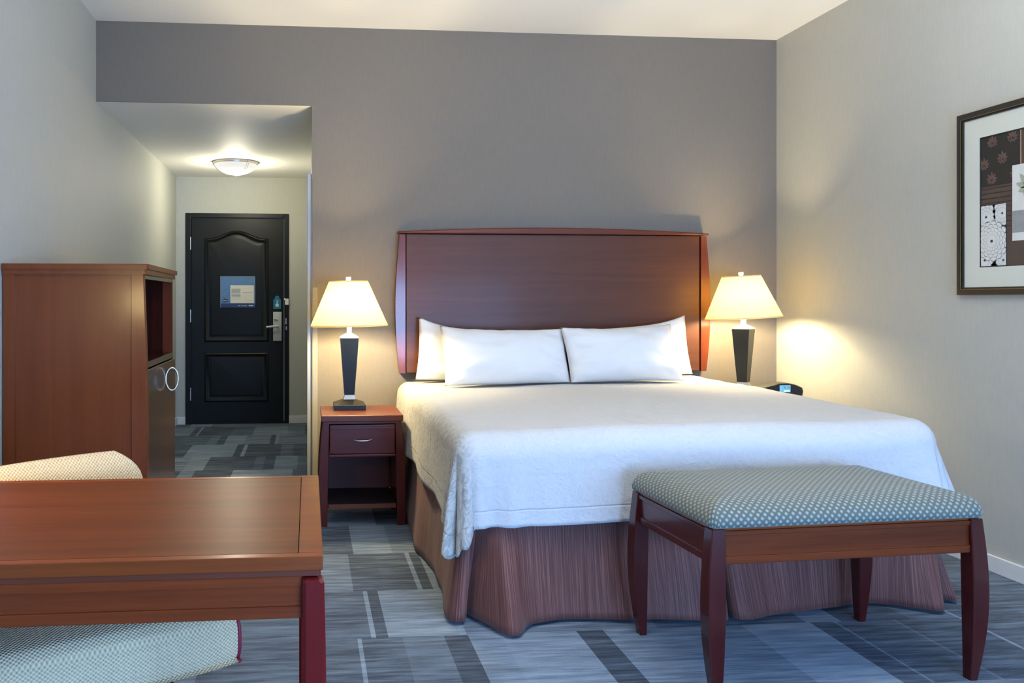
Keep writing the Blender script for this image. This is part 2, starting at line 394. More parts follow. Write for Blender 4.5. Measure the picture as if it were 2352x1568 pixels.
struct(MB('guard').box(XV + .008, XV + .034, -.003, 0, BH, 1.302, bev=.001).box(XV + .001, XV + .012, -.0025, 0, BH, 1.302).build('trim_1'))
# sliding mirror door at the mouth of the entry, seen edge-on
sd = struct(MB('alu').box(-.006, .016, .016, .05, .01, 2.02, bev=.003).box(.018, .0245, .016, .04, .01, 2.015, bev=.001)
            .box(-.004, .014, .05, 1.1, .01, .05).box(-.004, .014, .05, 1.1, 1.98, 2.02).box(-.006, .016, 1.1, 1.134, .01, 2.02, bev=.003).build('door_2'))
MB('mirror').box(.002, .010, .05, 1.1, .05, 1.98).build('mirror_panel', sd)

# entry door
dr = struct(MB('black_door').box(DL, -1.150, YV - .012, YV + .08, 0, DT, bev=.004).box(-.238, DR, YV - .012, YV + .08, 0, DT, bev=.004)
            .box(-1.150, -.238, YV - .012, YV + .08, 2.040, DT, bev=.004).box(-1.150, -.238, YV + .0, YV + .08, 0, .016).build('door_1', label='black painted frame of the entry door'))
SY = YV + .022
def arch(xa, xb, z, h, n=28, inset=0):
    """cathedral-arch top edge, left to right"""
    pts = []
    for i in range(n + 1):
        t = i / n; s = abs(2 * t - 1)
        pts.append((xa + (xb - xa) * t, z + h * (0.5 + 0.5 * math.cos(math.pi * min(1, s * 1.12)))))
    return pts
slab = MB('black_door').box(-1.147, -.241, SY, SY + .045, .018, 2.036, bev=.003)
slab = slab.build('door_slab', dr)
def panel(name, xa, xb, za, zb, h):
    """raised moulding ring round a recessed field, as one part"""
    m = MB('black_door')
    def outline(d):
        top = arch(xa + d, xb - d, zb - d, h)
        return [(xa + d, za + d)] + [(xb - d, za + d)] + top[::-1]
    prof = [(0, 0.0), (.006, .012), (.016, .016), (.026, .010), (.034, .001), (.050, .001), (.066, .008), (.075, .009)]
    m.rings([[(x, SY - e, z) for x, z in outline(d)] for d, e in prof], 0, False, True)
    return m.build(name, dr, smooth=True, angle=50)
panel('upper_door_panel', -1.022, -.392, .812, 1.838, .078)
panel('lower_door_panel', -1.022, -.392, .215, .705, 0)
for z in (1.784, 1.07, .30):
    MB('nickel').box(-1.158, -1.146, YV - .018, YV - .002, z - .06, z + .06, bev=.002).lathe([(.006, z - .063), (.006, z + .063)], 0, 12, -1.152, YV - .016).build('hinge', dr)
MB('nickel').lathe([(.014, 0), (.012, .006)], 0, 20).build('peephole', dr, loc=(-.694, SY - .001, 1.493)).rotation_euler = (R(90), 0, 0)
lk = MB('nickel_soft').box(-.347, -.262, SY - .022, SY, .818, 1.109, bev=.004).build('lock_plate', dr, smooth=True)
MB('nickel_soft').tube([(-.300, SY - .02, .967), (-.300, SY - .062, .967)], .011).tube([(-.29, SY - .062, .968), (-.35, SY - .064, .964), (-.41, SY - .058, .958)], .0115).build('lever_handle', lk, smooth=True)
MB('nickel_soft').tube([(-.335, SY - .03, 1.037), (-.32, SY - .034, 1.039), (-.30, SY - .03, 1.030)], .006).build('thumb_turn', lk, smooth=True)
MB('white').box(-.229, -.192, YV - .035, YV - .012, 1.178, 1.240, bev=.004).box(-.236, -.224, YV - .045, YV - .012, 1.226, 1.244).build('security_latch', dr)
MB('nickel').box(-.226, -.212, YV - .016, YV - .011, .985, 1.045).box(-.222, -.208, YV - .016, YV - .011, .93, .965).build('strike_plate', dr)
# framed notice on the door
NY = SY - .012
nt = thing('framed_door_notice', 'blue information notice with white inset sheet fixed to the black entry door', 'sign', (-.694, NY, 1.305))
MB('notice_blue', 'notice_navy').box(-.168, .168, -.004, .006, -.112, .153).box(-.168, .168, -.0045, .006, -.153, -.112, 1).build('notice_board', nt)
MB('alu').box(-.170, .170, -.006, .006, .153, .157).box(-.171, -.168, -.006, .006, -.153, .157).box(.166, .170, -.006, .006, -.120, .157).build('notice_edge', nt)
pp = MB('paper').box(-.073, .158, -.0062, -.004, -.110, .068).build('inset_sheet', nt)
for z0, z1, x0, x1 in ((-.012, .034, -.062, .026), (-.045, -.022, -.062, .026), (-.005, 0, .05, .145), (-.058, -.056, -.06, .03), (-.07, -.068, -.06, .02), (-.082, -.080, .07, .14)):
    MB('notice_line').box(x0, x1, -.0068, -.0060, z0, z1).build('printed_block', pp)
MB('notice_navy').rings([[(-.124 + .031 * math.cos(a * .19635), y, -.083 + .018 * math.sin(a * .19635)) for a in range(32)] for y in (-.0040, -.0052)]).build('oval_logo', nt)
m = MB('print_white')
xx = -.146
for w in (.006, .005, .008, .006, .004, .006, .006):
    m.box(xx, xx + w * .8, -.0058, -.0052, -.087, -.087 + (.011 if w == .006 and xx < -.14 else .007)); xx += w + .0005
m.build('logo_lettering', nt)
m = MB('print_white')
for x0, x1 in ((0, .026), (.032, .046), (.050, .090)): m.box(x0, x1, -.0052, -.0044, -.137, -.1335)
for x0, x1 in ((.108, .118), (.122, .132), (.134, .142), (.144, .152)): m.box(x0, x1, -.0052, -.0044, -.139, -.129)
m.build('footer_lettering', nt)
# door hanger
hg = thing('door_hanger', 'teal door hanger card with white bulb symbol above the lock plate', 'sign', (-.307, SY - .006, 1.20))
def ell(cx, cz, rx, rz, n=24): return [(cx + rx * math.cos(2 * math.pi * i / n), cz + rz * math.sin(2 * math.pi * i / n)) for i in range(n)]
MB('teal').prism([(-.038, -.063), (.038, -.063), (.038, .030), (.022, .040), (.020, .060), (.012, .068), (-.012, .068), (-.020, .060), (-.022, .040), (-.038, .030)], 'y', -.003, .002).build('hanger_card', hg)
MB('print_white').prism(ell(0, -.024, .017, .018), 'y', -.0042, -.003).prism([(-.006, -.012), (.006, -.012), (.004, .026), (-.004, .026)], 'y', -.0042, -.003).build('hanger_symbol', hg)

# entry ceiling light
cl = thing('flush_ceiling_light', 'lit frosted glass dome light with metal ring on the entry ceiling', 'ceiling light', (-.636, 2.26, ZV))
cl.scale = (.88, .88, .94)
MB('nickel').lathe([(.20, 0), (.222, 0), (.224, -.012), (.220, -.022), (.212, -.022), (.205, -.012)], 0, 48, cap0=False, cap1=False).build('metal_ring', cl, smooth=True)
MB('dome').lathe([(.205, -.012), (.212, -.028), (.205, -.040), (.180, -.068), (.14, -.092), (.095, -.107), (.05, -.115), (.015, -.117)], 0, 48, cap0=False).build('glass_dome', cl, smooth=True)
for k in range(3):
    a = R(-52 + 120 * k); c, s_ = math.cos(a), math.sin(a)
    m = MB('nickel').tube([(c * .222, s_ * .222, -.002), (c * .222, s_ * .222, -.034)], .0065)
    for d in (-.011, .011):
        m.tube([(c * r - s_ * d, s_ * r + c * d, z) for r, z in ((.216, -.030), (.206, -.043), (.182, -.071), (.142, -.095), (.097, -.110), (.05, -.118))], .0018, n=6)
    m.build('dome_clip', cl, smooth=True)
MB('nickel').lathe([(.004, -.114), (.016, -.116), (.016, -.121), (.006, -.126), (.002, -.127)], 0, 16).build('finial', cl, smooth=True)

# ------------------------------------------------------------------ headboard
hb = thing('headboard', 'cherry wood headboard with curved cap rail mounted on the taupe wall', 'headboard', (1.565, 0, 0))
def hx(z):  # bowed outer half width
    t = (z - .765) / (1.64 - .765); return .994 + .028 * math.sin(math.pi * min(1, max(0, t)) ** 0.9)
HW, HS = .952, .955
MB('head_x', 'dark').box(-HW, HW, -.055, -.002, .768, 1.636, bev=.002).box(-HS - .01, HS + .01, -.03, -.002, .766, 1.634, 1).build('headboard_panel', hb)
for sgn in (-1, 1):
    m = MB('cherry_z'); rs = []
    for i in range(25):
        z = .765 + (1.632 - .765) * i / 24; xo, xi = sgn * hx(z), sgn * (HS + .004)
        a, b = min(xo, xi), max(xo, xi)
        rs.append([(a, -.064, z), (b, -.064, z), (b, -.002, z), (a, -.002, z)])
    m.rings(rs).build('side_stile', hb)
m = MB('cherry_x'); rs = []
for i in range(41):
    x = -1.005 + 2.01 * i / 40; t = x / 1.005; zt = 1.650 + .030 * (1 - t * t); zb = 1.640
    rs.append([(x, -.078, zb), (x, -.002, zb), (x, -.002, zt), (x, -.074, zt), (x, -.080, zt - .006), (x, -.080, zb + .006)])
m.rings(rs).build('cap_rail', hb)

# ------------------------------------------------------------------ bed
BX0, BX1 = 0.585, 2.505          # mattress sides
BY0, BY1 = -0.085, -2.13         # head, foot
def ztop(x): return .674 + .015 * (x - .6)
bed = thing('king_bed', 'king size bed with russet striped skirt against the headboard', 'bed', (1.545, -1.1, 0))
def loc(x, y, z): return (x - 1.545, y + 1.1, z)
MB('pillow').box(BX0 - 1.545 + .02, BX1 - 1.545 - .02, BY1 + 1.1 + .03, BY0 + 1.1, .36, .655, bev=.05, seg=4).build('mattress', bed, smooth=True)
MB('dark').box(BX0 - 1.545 + .03, BX1 - 1.545 - .03, BY1 + 1.1 + .04, BY0 + 1.1, .10, .355, bev=.02).build('box_spring', bed)
for x in (.7, 1.5, 2.35):
    for y in (-.3, -1.9): MB('black_plastic').box(x - .03 - 1.545, x + .03 - 1.545, y - .03 + 1.1, y + .03 + 1.1, 0, .10).build('leg', bed)

def catmull(P, per=10):
    out = []
    for i in range(len(P) - 1):
        p0, p1, p2, p3 = P[max(i - 1, 0)], P[i], P[i + 1], P[min(i + 2, len(P) - 1)]
        for k in range(per):
            t = k / per
            out.append(tuple(0.5 * ((2 * b) + (-a + c) * t + (2 * a - 5 * b + 4 * c - d) * t * t + (-a + 3 * b - 3 * c + d) * t ** 3) for a, b, c, d in zip(p0, p1, p2, p3)))
    out.append(P[-1]); return out
# skirt: floor outline walked from the left head corner round the foot to the right head corner (x, y bottom ; x, y top)
SK = [((.560, -.12), (.582, -.12)), ((.552, -.6), (.582, -.6)), ((.535, -1.0), (.582, -1.0)), ((.520, -1.24), (.582, -1.22)), ((.548, -1.42), (.582, -1.38)),
      ((.560, -1.62), (.582, -1.6)), ((.552, -1.90), (.582, -1.9)), ((.530, -2.08), (.584, -2.03)), ((.530, -2.170), (.590, -2.08)), ((.556, -2.205), (.602, -2.105)), ((.588, -2.190), (.625, -2.118)),
      ((.604, -2.120), (.645, -2.125)), ((.640, -2.195), (.675, -2.135)), ((.690, -2.300), (.712, -2.148)), ((.728, -2.345), (.735, -2.150)), ((.765, -2.335), (.765, -2.150)), ((.810, -2.262), (.81, -2.145)),
      ((.866, -2.230), (.866, -2.145)), ((.974, -2.203), (.974, -2.145)), ((1.10, -2.218), (1.10, -2.145)), ((1.20, -2.236), (1.20, -2.145)), ((1.32, -2.248), (1.32, -2.145)),
      ((1.45, -2.268), (1.45, -2.148)), ((1.545, -2.292), (1.56, -2.15)), ((1.585, -2.255), (1.595, -2.146)), ((1.596, -2.165), (1.602, -2.115)), ((1.604, -2.160), (1.606, -2.113)), ((1.612, -2.262), (1.612, -2.148)),
      ((1.66, -2.282), (1.65, -2.148)), ((1.76, -2.245), (1.76, -2.145)), ((1.90, -2.215), (1.90, -2.145)), ((2.05, -2.178), (2.05, -2.145)), ((2.18, -2.150), (2.20, -2.14)), ((2.29, -2.160), (2.30, -2.142)),
      ((2.385, -2.225), (2.40, -2.146)), ((2.445, -2.262), (2.45, -2.148)), ((2.488, -2.215), (2.49, -2.140)), ((2.497, -2.135), (2.480, -2.115)), ((2.530, -2.125), (2.490, -2.105)), ((2.590, -2.160), (2.500, -2.09)),
      ((2.600, -2.09), (2.505, -2.04)), ((2.565, -1.90), (2.505, -1.85)), ((2.545, -1.5), (2.500, -1.5)), ((2.535, -1.0), (2.500, -1.0)), ((2.52, -.6), (2.500, -.6)), ((2.52, -.12), (2.500, -.12))]
SB = catmull([a for a, b in SK], 7); ST = catmull([b for a, b in SK], 7)
rows, uvr = [], []
NZ = 14
arc = [0]
for i in range(1, len(SB)): arc.append(arc[-1] + max(1e-4, math.dist(SB[i], SB[i - 1])))
for k in range(NZ + 1):
    t = k / NZ; e = t ** 1.15; row, ur = [], []
    for i, (b, tp) in enumerate(zip(SB, ST)):
        x = tp[0] + (b[0] - tp[0]) * e; y = tp[1] + (b[1] - tp[1]) * e
        z = .40 + (.012 - .40) * t
        n_ = noise.noise(Vector((x * 6, y * 6, z * 5))) * .008 * t
        zl = .014 * max(0, noise.noise(Vector((arc[i] * 2.1, 3.3, 0)))) * t
        row.append(loc(x + n_, y + n_, z + zl)); ur.append((arc[i], z))
    rows.append(row); uvr.append(ur)
sk = MB('skirt').grid(rows, uvr).build('bed_skirt', bed, smooth=True, angle=180)
sm = sk.modifiers.new('cloth thickness', 'SOLIDIFY'); sm.thickness = .004; sm.offset = 1

# coverlet
def fall(o, rad, fl):
    q = rad * math.pi / 2
    if o <= q: return rad * math.sin(o / rad), rad * (1 - math.cos(o / rad))
    return rad + fl * (o - q), rad + (o - q) * math.sqrt(1 - fl * fl)
CX0, CX1, CY1 = .625, 2.452, -2.075
RS, RF = .065, .105
DROP_S, DROP_F = .375, .405
def cover_pt(a, b):
    """cloth metres -> bed surface; a across, b from head to foot"""
    W = CX1 - CX0; L = -.07 - CY1
    sx = -1 if a < 0 else (1 if a > W else 0); ox = -a if a < 0 else max(0, a - W); oy = max(0, b - L)
    bx = min(max(a, 0), W); by = min(b, L)
    x, y = CX0 + bx, -.07 - by
    z = ztop(x) + .034 + .010 * noise.noise(Vector((x * 1.6, y * 1.6, 1.0))) + .003 * noise.noise(Vector((x * 6, y * 9, 2.0)))
    # soft crown and a shallow crease where the top sheet is folded
    z -= .004 * math.exp(-((y + .72 + .03 * math.sin(x * 3)) / .018) ** 2) * (1 if x > 1.0 else .3)
    if ox > 0 and oy > 0:
        f = math.atan2(oy, ox); Ln = math.hypot(ox, oy)
        cs = max(math.cos(f) / DROP_S, math.sin(f) / DROP_F)
        lim = DROP_S * math.cos(f) ** 2 + DROP_F * math.sin(f) ** 2 + (.115 if sx < 0 else .06) * math.sin(2 * f) ** (1.5 if f < math.pi / 4 else .75)
        o = Ln * cs * lim
        rad = RS + (RF - RS) * math.sin(f) ** 2
        h, d = fall(o, rad, .10 if sx < 0 else .24)
        fr = max(0, (o - rad)) / .35
        ph = 7.2 if sx < 0 else 6.0
        h += (.026 * math.sin(ph * f * 1.5 + .6) + .014 * math.sin(19 * f + .8)) * min(1, fr) ** 1.2 * math.sin(2 * f) ** .5
        h += .008 * fr * noise.noise(Vector((f * 5, o * 8, 4)))
        return (x + sx * math.cos(f) * h, y - math.sin(f) * h, z - d + .008 * fr * math.sin(f * 22))
    if ox > 0:
        h, d = fall(ox, RS, .05)
        fr = max(0, ox - RS) / .3
        h += fr * (.008 * math.sin(y * 9 + 1) + .012 * noise.noise(Vector((y * 4, 7.7, ox * 2))))
        if sx < 0: h += fr * .008 * math.exp(-((y + .62) / .12) ** 2)
        return (x + sx * h, y, z - d + fr * .012 * noise.noise(Vector((y * 5, 1.1, 0))))
    if oy > 0:
        h, d = fall(oy, RF, .10 if x < 2.2 else .10 + .14 * (x - 2.2) / .25)
        fr = max(0, oy - RF) / .3
        h += fr * (.020 * math.exp(-((x - .70) / .13) ** 2) * math.sin((x - .6) * 46) if x < 1.2 else .012 * math.exp(-((x - 2.4) / .12) ** 2) * math.sin((x - 2.4) * 50))
        h += fr * (.006 * math.sin(x * 7 + .5) + .010 * noise.noise(Vector((x * 3.5, 2.2, oy * 2))))
        return (x, y - h, z - d)
    return (x, y, z)
W = CX1 - CX0; L = -.07 - CY1
def axis(lo, hi, fine):
    out = []; 
    n1 = int(-lo / .014); out += [lo + (-lo) * i / n1 for i in range(n1)]
    n2 = int(fine / .03); out += [fine * i / n2 for i in range(n2)]
    n3 = int((hi - fine) / .014); out += [fine + (hi - fine) * i / n3 for i in range(n3 + 1)]
    return out
AA = axis(-DROP_S, W + DROP_S, W)
n2 = int(L / .03); BB = [L * i / n2 for i in range(n2)]; n3 = int(DROP_F / .013); BB += [L + DROP_F * i / n3 for i in range(n3 + 1)]
P = [[cover_pt(a, b) for a in AA] for b in BB]; U = [[(a, b) for a in AA] for b in BB]
cv = MB('linen').grid(P, U).build('bed_coverlet', None, smooth=True, angle=180)
sm = cv.modifiers.new('cloth thickness', 'SOLIDIFY'); sm.thickness = .006; sm.offset = 1
tag(cv, 'white patterned coverlet spread over the king bed, hanging over its sides', 'bedspread')

def pillow(name, label, w, h, t, pos, lean, yaw=0, roll=0, seed=0, ear=(0, 0, 0, 0)):
    n = 40; rows_f, rows_b, uv = [], [], []
    for side in (-1, 1):
        rows = []
        for j in range(n + 1):
            v = -1 + 2 * j / n; r_ = []
            for i in range(n + 1):
                u = -1 + 2 * i / n
                # corner ears: edges bow in between the corners
                ex = 1 - .030 * (1 - v * v) ; ez = 1 - .070 * (1 - u * u)
                x, z = w / 2 * u * ex, h / 2 * v * ez
                cu, cv_ = (1 - abs(u) ** 3.2), (1 - abs(v) ** 2.6)
                th = t / 2 * max(0, cu) ** .62 * max(0, cv_) ** .62
                sag = 1 + .10 * -v
                nz = noise.noise(Vector((u * 2.2 + seed, v * 2.2, side * 3.0))) * .013 + noise.noise(Vector((u * 5 + seed, v * 4.0, side))) * .004
                # radiating wrinkles near side edges
                nz += .012 * math.sin(v * 15 + 7 * u + seed) * max(0, abs(u) - .55) / .45 * (1 - abs(u)) * 3 + .003 * math.sin(u * 23 + v * 3) * max(0, v - .4)
                k = min(1, 6 * th / t)
                y = side * th * sag + nz * k
                z += ear[0] * (max(0, -u) * max(0, v)) ** 3 + ear[1] * (max(0, u) * max(0, v)) ** 3
                r_.append((x, y, z))
            rows.append(r_)
        if side < 0: rows_f = rows
        else: rows_b = rows
    uv = [[(w / 2 * (-1 + 2 * i / n), h / 2 * (-1 + 2 * j / n)) for i in range(n + 1)] for j in range(n + 1)]
    m = MB('pillow').grid(rows_f, uv).grid(rows_b, uv)
    bmesh.ops.remove_doubles(m.bm, verts=m.bm.verts, dist=1e-4)
    o = m.build(name, None, smooth=True, angle=180)
    MW = Matrix.Rotation(yaw, 4, 'Z') @ Matrix.Rotation(roll, 4, 'Y') @ Matrix.Rotation(lean, 4, 'X'); pv = Vector(pos)
    for vt in o.data.vertices:          # the pillow settles on the coverlet instead of sinking into it
        p = MW @ vt.co + pv
        zf = cover_pt(p.x - CX0, -.07 - p.y)[2] + .010 if CX0 < p.x < CX1 else 0
        if p.z < zf + .03: p.z = zf + .03 * math.exp((p.z - zf - .03) / .03)
        vt.co = p - pv
    o.location = pos
    return tag(o, label, 'pillow', 'white pillows on the bed')
pillow('bed_pillow', 'white pillow standing against the headboard, rear one at the left', .76, .345, .11, (1.045, -.155, .875), R(-8), R(1), R(4.5), 1.0, (.045, 0, 0, 0))
pillow('bed_pillow', 'white pillow standing against the headboard, rear one at the right', .76, .345, .11, (2.020, -.155, .893), R(-8), R(-1), R(-4.5), 9.0, (0, .035, 0, 0))
pillow('bed_pillow', 'white pillow leaning in front on the left half of the bed', .765, .385, .20, (1.166, -.395, .880), R(-27), R(2.5), R(.8), 4.0, (.016, .004, 0, 0))
pillow('bed_pillow', 'white pillow leaning in front on the right half of the bed', .70, .375, .20, (1.868, -.415, .893), R(-27), R(2.5), R(-.8), 15.0, (.004, .014, 0, 0))

# ------------------------------------------------------------------ nightstands
def nightstand(label, loc_, H, W_=.442, D=.44):
    t = thing('nightstand', label, 'nightstand', loc_, 0, 'nightstands beside the bed'); hw = W_ / 2; hd = D / 2
    # top slab
    MB('cherry_x').box(-hw, hw, -hd, hd, H - .034, H, bev=.004).build('table_top', t)
    MB('mahog_x').box(-hw + .01, hw - .01, -hd + .008, hd - .008, H - .046, H - .034).build('top_moulding', t)
    Z1 = H - .046; k = Z1 / .554
    for sx in (-1, 1):
        for sy in (-1, 1):
            secs = []
            for i in range(13):
                f = i / 12; z = Z1 * f
                bow = .030 * (1 - f) ** .8 * (1 - .25 * (1 - f) ** 2) + .006 * math.sin(math.pi * f)
                xo = sx * (hw - .008 + bow); xi = sx * (hw - .043 + .012 * (1 - f) - (.0))
                yo = sy * (hd - .012); yi = sy * (hd - .052)
                secs.append((z, min(xo, xi), max(xo, xi), min(yo, yi), max(yo, yi)))
            MB('mahog_z').leg(secs).build('leg', t)
    zi = .375 * k; zs = .119 * k
    MB('niche_back').box(-hw + .03, hw - .03, hd - .022, hd - .014, zs, Z1).build('back_panel', t)
    for sx in (-1, 1):
        a, b = sorted((sx * (hw - .034), sx * (hw - .022)))
        MB('mahog_z').box(a, b, -hd + .05, hd - .05, zs, Z1).build('side_panel', t)
    MB('dark').box(-hw + .035, hw - .035, -hd + .02, hd - .02, zs - .022, zs, bev=.002).build('shelf', t)
    MB('cherry_x').box(-hw + .038, hw - .038, -hd + .012, -hd + .020, zs - .024, zs - .001, bev=.002).build('shelf_edge', t)
    d = MB('mahog_x').box(-hw + .044, hw - .044, -hd + .010, hd - .03, zi + .016, Z1 - .006, bev=.004).build('drawer', t)
    MB('mahog_x').box(-hw + .040, hw - .040, -hd + .006, -hd + .03, zi, zi + .014, bev=.003).box(-hw + .046, hw - .046, -hd + .006, -hd + .012, Z1 - .03, Z1 - .022, bev=.001).build('drawer_rail', t)
    zh = .468 * k
    MB('nickel').tube([(-.05, -hd + .008, zh), (-.043, -hd - .006, zh), (-.02, -hd - .014, zh - .004), (.02, -hd - .014, zh - .004), (.043, -hd - .006, zh), (.05, -hd + .008, zh)], .0042).build('pull', d, smooth=True)
    return t
NLX, NLY = .293, -.547
nightstand('cherry nightstand with one drawer on the left of the bed, under a lamp', (NLX, NLY, 0), .60)
nightstand('cherry nightstand on the right of the bed, holding lamp and clock radio', (2.768, -.47, 0), .64, .385)

def lamp(label, loc_, rz, tilt, energy):
    t = thing('table_lamp', label, 'lamp', loc_, 0, 'table lamps on the nightstands')
    rot = Matrix.Rotation(rz, 4, 'Z')
    def sq(h, z): return [tuple(rot @ Vector(p)) for p in ((-h, -h, z), (h, -h, z), (h, h, z), (-h, h, z))]
    MB('black').rings([sq(.089, 0), sq(.090, .002), sq(.090, .026), sq(.088, .028), sq(.034, .052), sq(.030, .054)]).build('lamp_base', t)
    MB('nickel_soft').rings([sq(.034, .054), sq(.034, .058), sq(.026, .078), sq(.026, .080)]).build('lower_collar', t)
    MB('black').rings([sq(.0275, .080), sq(.029, .082), sq(.052, .402), sq(.053, .404)]).build('lamp_column', t)
    MB('nickel_soft').rings([sq(.053, .404), sq(.053, .410), sq(.015, .432), sq(.0125, .436), sq(.0125, .50)]).build('neck', t)
    sh = bpy.data.objects.new('lamp_shade', None)
    T = Matrix.Translation((0, 0, .475)) @ Matrix.Rotation(tilt, 4, 'Y')
    def tr(m): m.bm.transform(T); return m
    prof = [(.2225, 0), (.1112, .256)]
    s1 = tr(MB('shade', 'shade_trim').lathe(prof, 0, 64, cap0=False, cap1=False)
            .lathe([(.2235, -.001), (.2225, .007)], 1, 64, cap0=False, cap1=False).lathe([(.1136, .2505), (.1118, .2570)], 1, 64, cap0=False, cap1=False)).build('lamp_shade', t, smooth=True)
    m = MB('nickel').lathe([(.003, .0), (.003, .258)], 0, 8)
    for k in range(3):
        a = 2 * math.pi * k / 3 + .4; m.tube([(0, 0, .245), (.110 * math.cos(a), .110 * math.sin(a), .252)], .0015, n=6)
    tr(m).build('shade_carrier', s1)
    tr(MB('nickel_soft').lathe([(.004, .250), (.013, .262), (.015, .266), (.015, .280), (.011, .282)], 0, 20)).build('finial', t, smooth=True)
    MB('bulb').lathe([(.012, .49), (.014, .498), (.024, .525), (.026, .545), (.020, .562), (.006, .57)], 0, 20).build('bulb', t, smooth=True)
    ld = bpy.data.lights.new('bulb_light', 'POINT'); ld.energy = energy; ld.color = (1.0, .80, .46); ld.shadow_soft_size = .05
    lo = bpy.data.objects.new('bulb_light', ld); COL.objects.link(lo); lo.location = (loc_[0], loc_[1], loc_[2] + .548)
    for o in t.children:
        if o.name.startswith('bulb') : o.visible_shadow = True
    return t
lamp('lit table lamp with black tapered column on the nightstand left of the bed', (.236, -.452, .60), 0, R(-.9), 100)
lamp('lit table lamp with tilted shade on the nightstand right of the bed', (2.668, -.33, .64), R(43), R(3.4 * -1), 78)

# clock radio
ck = thing('clock_radio', 'black clock radio with blue display on the right nightstand', 'clock', (2.752, -.585, .642), R(3))
poly = [(-.125, .010), (-.100, .004), (.085, .004), (.118, .022), (.124, .048), (.117, .070), (.075, .088), (.030, .098), (-.030, .097), (-.075, .086), (-.110, .079), (-.165, .074), (-.170, .066), (-.150, .050)]
MB('black_plastic').rings([[(x * s_, y, (z - .05) * s_ + .05) for x, z in poly] for y, s_ in ((-.050, .93), (-.044, 1.0), (.050, 1.0), (.056, .95))]).build('clock_body', ck)
lc = MB('lcd').box(-.030, .038, -.0525, -.049, .045, .086, bev=.001).build('display', ck)
m = MB('black_plastic')
def dig(x, z, segs):
    S = {'a': (0, .008, .0135, .0145), 'd': (0, .008, 0, .001), 'g': (0, .008, .0068, .0078), 'f': (0, .0012, .007, .0145), 'b': (.0068, .008, .007, .0145), 'e': (0, .0012, 0, .0075), 'c': (.0068, .008, 0, .0075)}
    for k in segs:
        a, b, c, d = S[k]; m.box(x + a, x + b, -.0535, -.0524, z + c, z + d)
dig(-.012, .064, 'bc'); dig(-.001, .064, 'fgbc'); dig(.014, .064, 'bc'); dig(.022, .064, 'fgbc')
m.build('clock_digits', lc)
MB('lcd_bar').box(-.004, .032, -.0535, -.0524, .049, .057).build('display_bar', lc)
MB('nickel').box(.075, .112, -.046, -.02, 0, .008, bev=.002).box(-.11, -.08, -.046, -.02, 0, .008, bev=.002).box(-.11, .112, .02, .04, 0, .006).build('foot', ck)

# ------------------------------------------------------------------ bench
BZ = .520
bn = thing('upholstered_bench', 'cherry bench with teal diamond pattern cushion at the foot of the bed', 'bench', (1.672, -2.565, 0), R(3.5))
bw, bd = .470, .281
for sx in (-1, 1):
    for sy in (-1, 1):
        secs = []
        for i in range(17):
            f = i / 16; z = BZ * f
            bow = .024 * math.sin(math.pi * min(1, (f * .80 + .10))) ** 1.2 - .010 - .012 * (1 - f) ** 3
            xo = sx * (bw + bow); xi = sx * (bw - .048 + .006 * (1 - f))
            yo = sy * (bd + bow * .55); yi = sy * (bd - .050 + .006 * (1 - f))
            secs.append((z, min(xo, xi), max(xo, xi), min(yo, yi), max(yo, yi)))
        MB('leg_red').leg(secs, c=.003).build('leg', bn)
def apron_x(y, sy):
    m = MB('bench_x'); o = y
    a, b = sorted((o, o - sy * .02))
    m.box(-bw + .046, bw - .046, a, b, .412, .512)
    a, b = sorted((o + sy * .005, o - sy * .02))
    m.box(-bw + .046, bw - .046, a, b, .412, .436, bev=.002).box(-bw + .046, bw - .046, a, b, .500, .514, bev=.002)
    return m.build('apron', bn)
def apron_y(x, sx):
    m = MB('mahog_x')
    a, b = sorted((x, x - sx * .02)); m.box(a, b, -bd + .046, bd - .046, .412, .512)
    a, b = sorted((x + sx * .005, x - sx * .02))
    m.box(a, b, -bd + .046, bd - .046, .412, .436, bev=.002).box(a, b, -bd + .046, bd - .046, .500, .514, bev=.002)
    return m.build('apron', bn)
apron_x(-bd + .012, -1); apron_x(bd - .012, 1); apron_y(-bw + .012, -1); apron_y(bw - .012, 1)
MB('desk_edge').box(-bw + .012, bw - .012, -bd + .012, bd - .012, .514, .526, bev=.002).build('seat_frame', bn)
def rr(hx_, hy_, r, n=8, e=8):
    pts = []
    for cx, cy, a0 in ((hx_ - r, hy_ - r, 0), (-hx_ + r, hy_ - r, 90), (-hx_ + r, -hy_ + r, 180), (hx_ - r, -hy_ + r, 270)):
        arc_ = [(cx + r * math.cos(R(a0 + 90 * i / n)), cy + r * math.sin(R(a0 + 90 * i / n))) for i in range(n + 1)]
        pts += arc_
        nx = {0: (-hx_ + r, hy_), 90: (-hx_, -hy_ + r), 180: (hx_ - r, -hy_), 270: (hx_, hy_ - r)}[a0]
        for i in range(1, e): pts.append((arc_[-1][0] + (nx[0] - arc_[-1][0]) * i / e, arc_[-1][1] + (nx[1] - arc_[-1][1]) * i / e))
    return pts
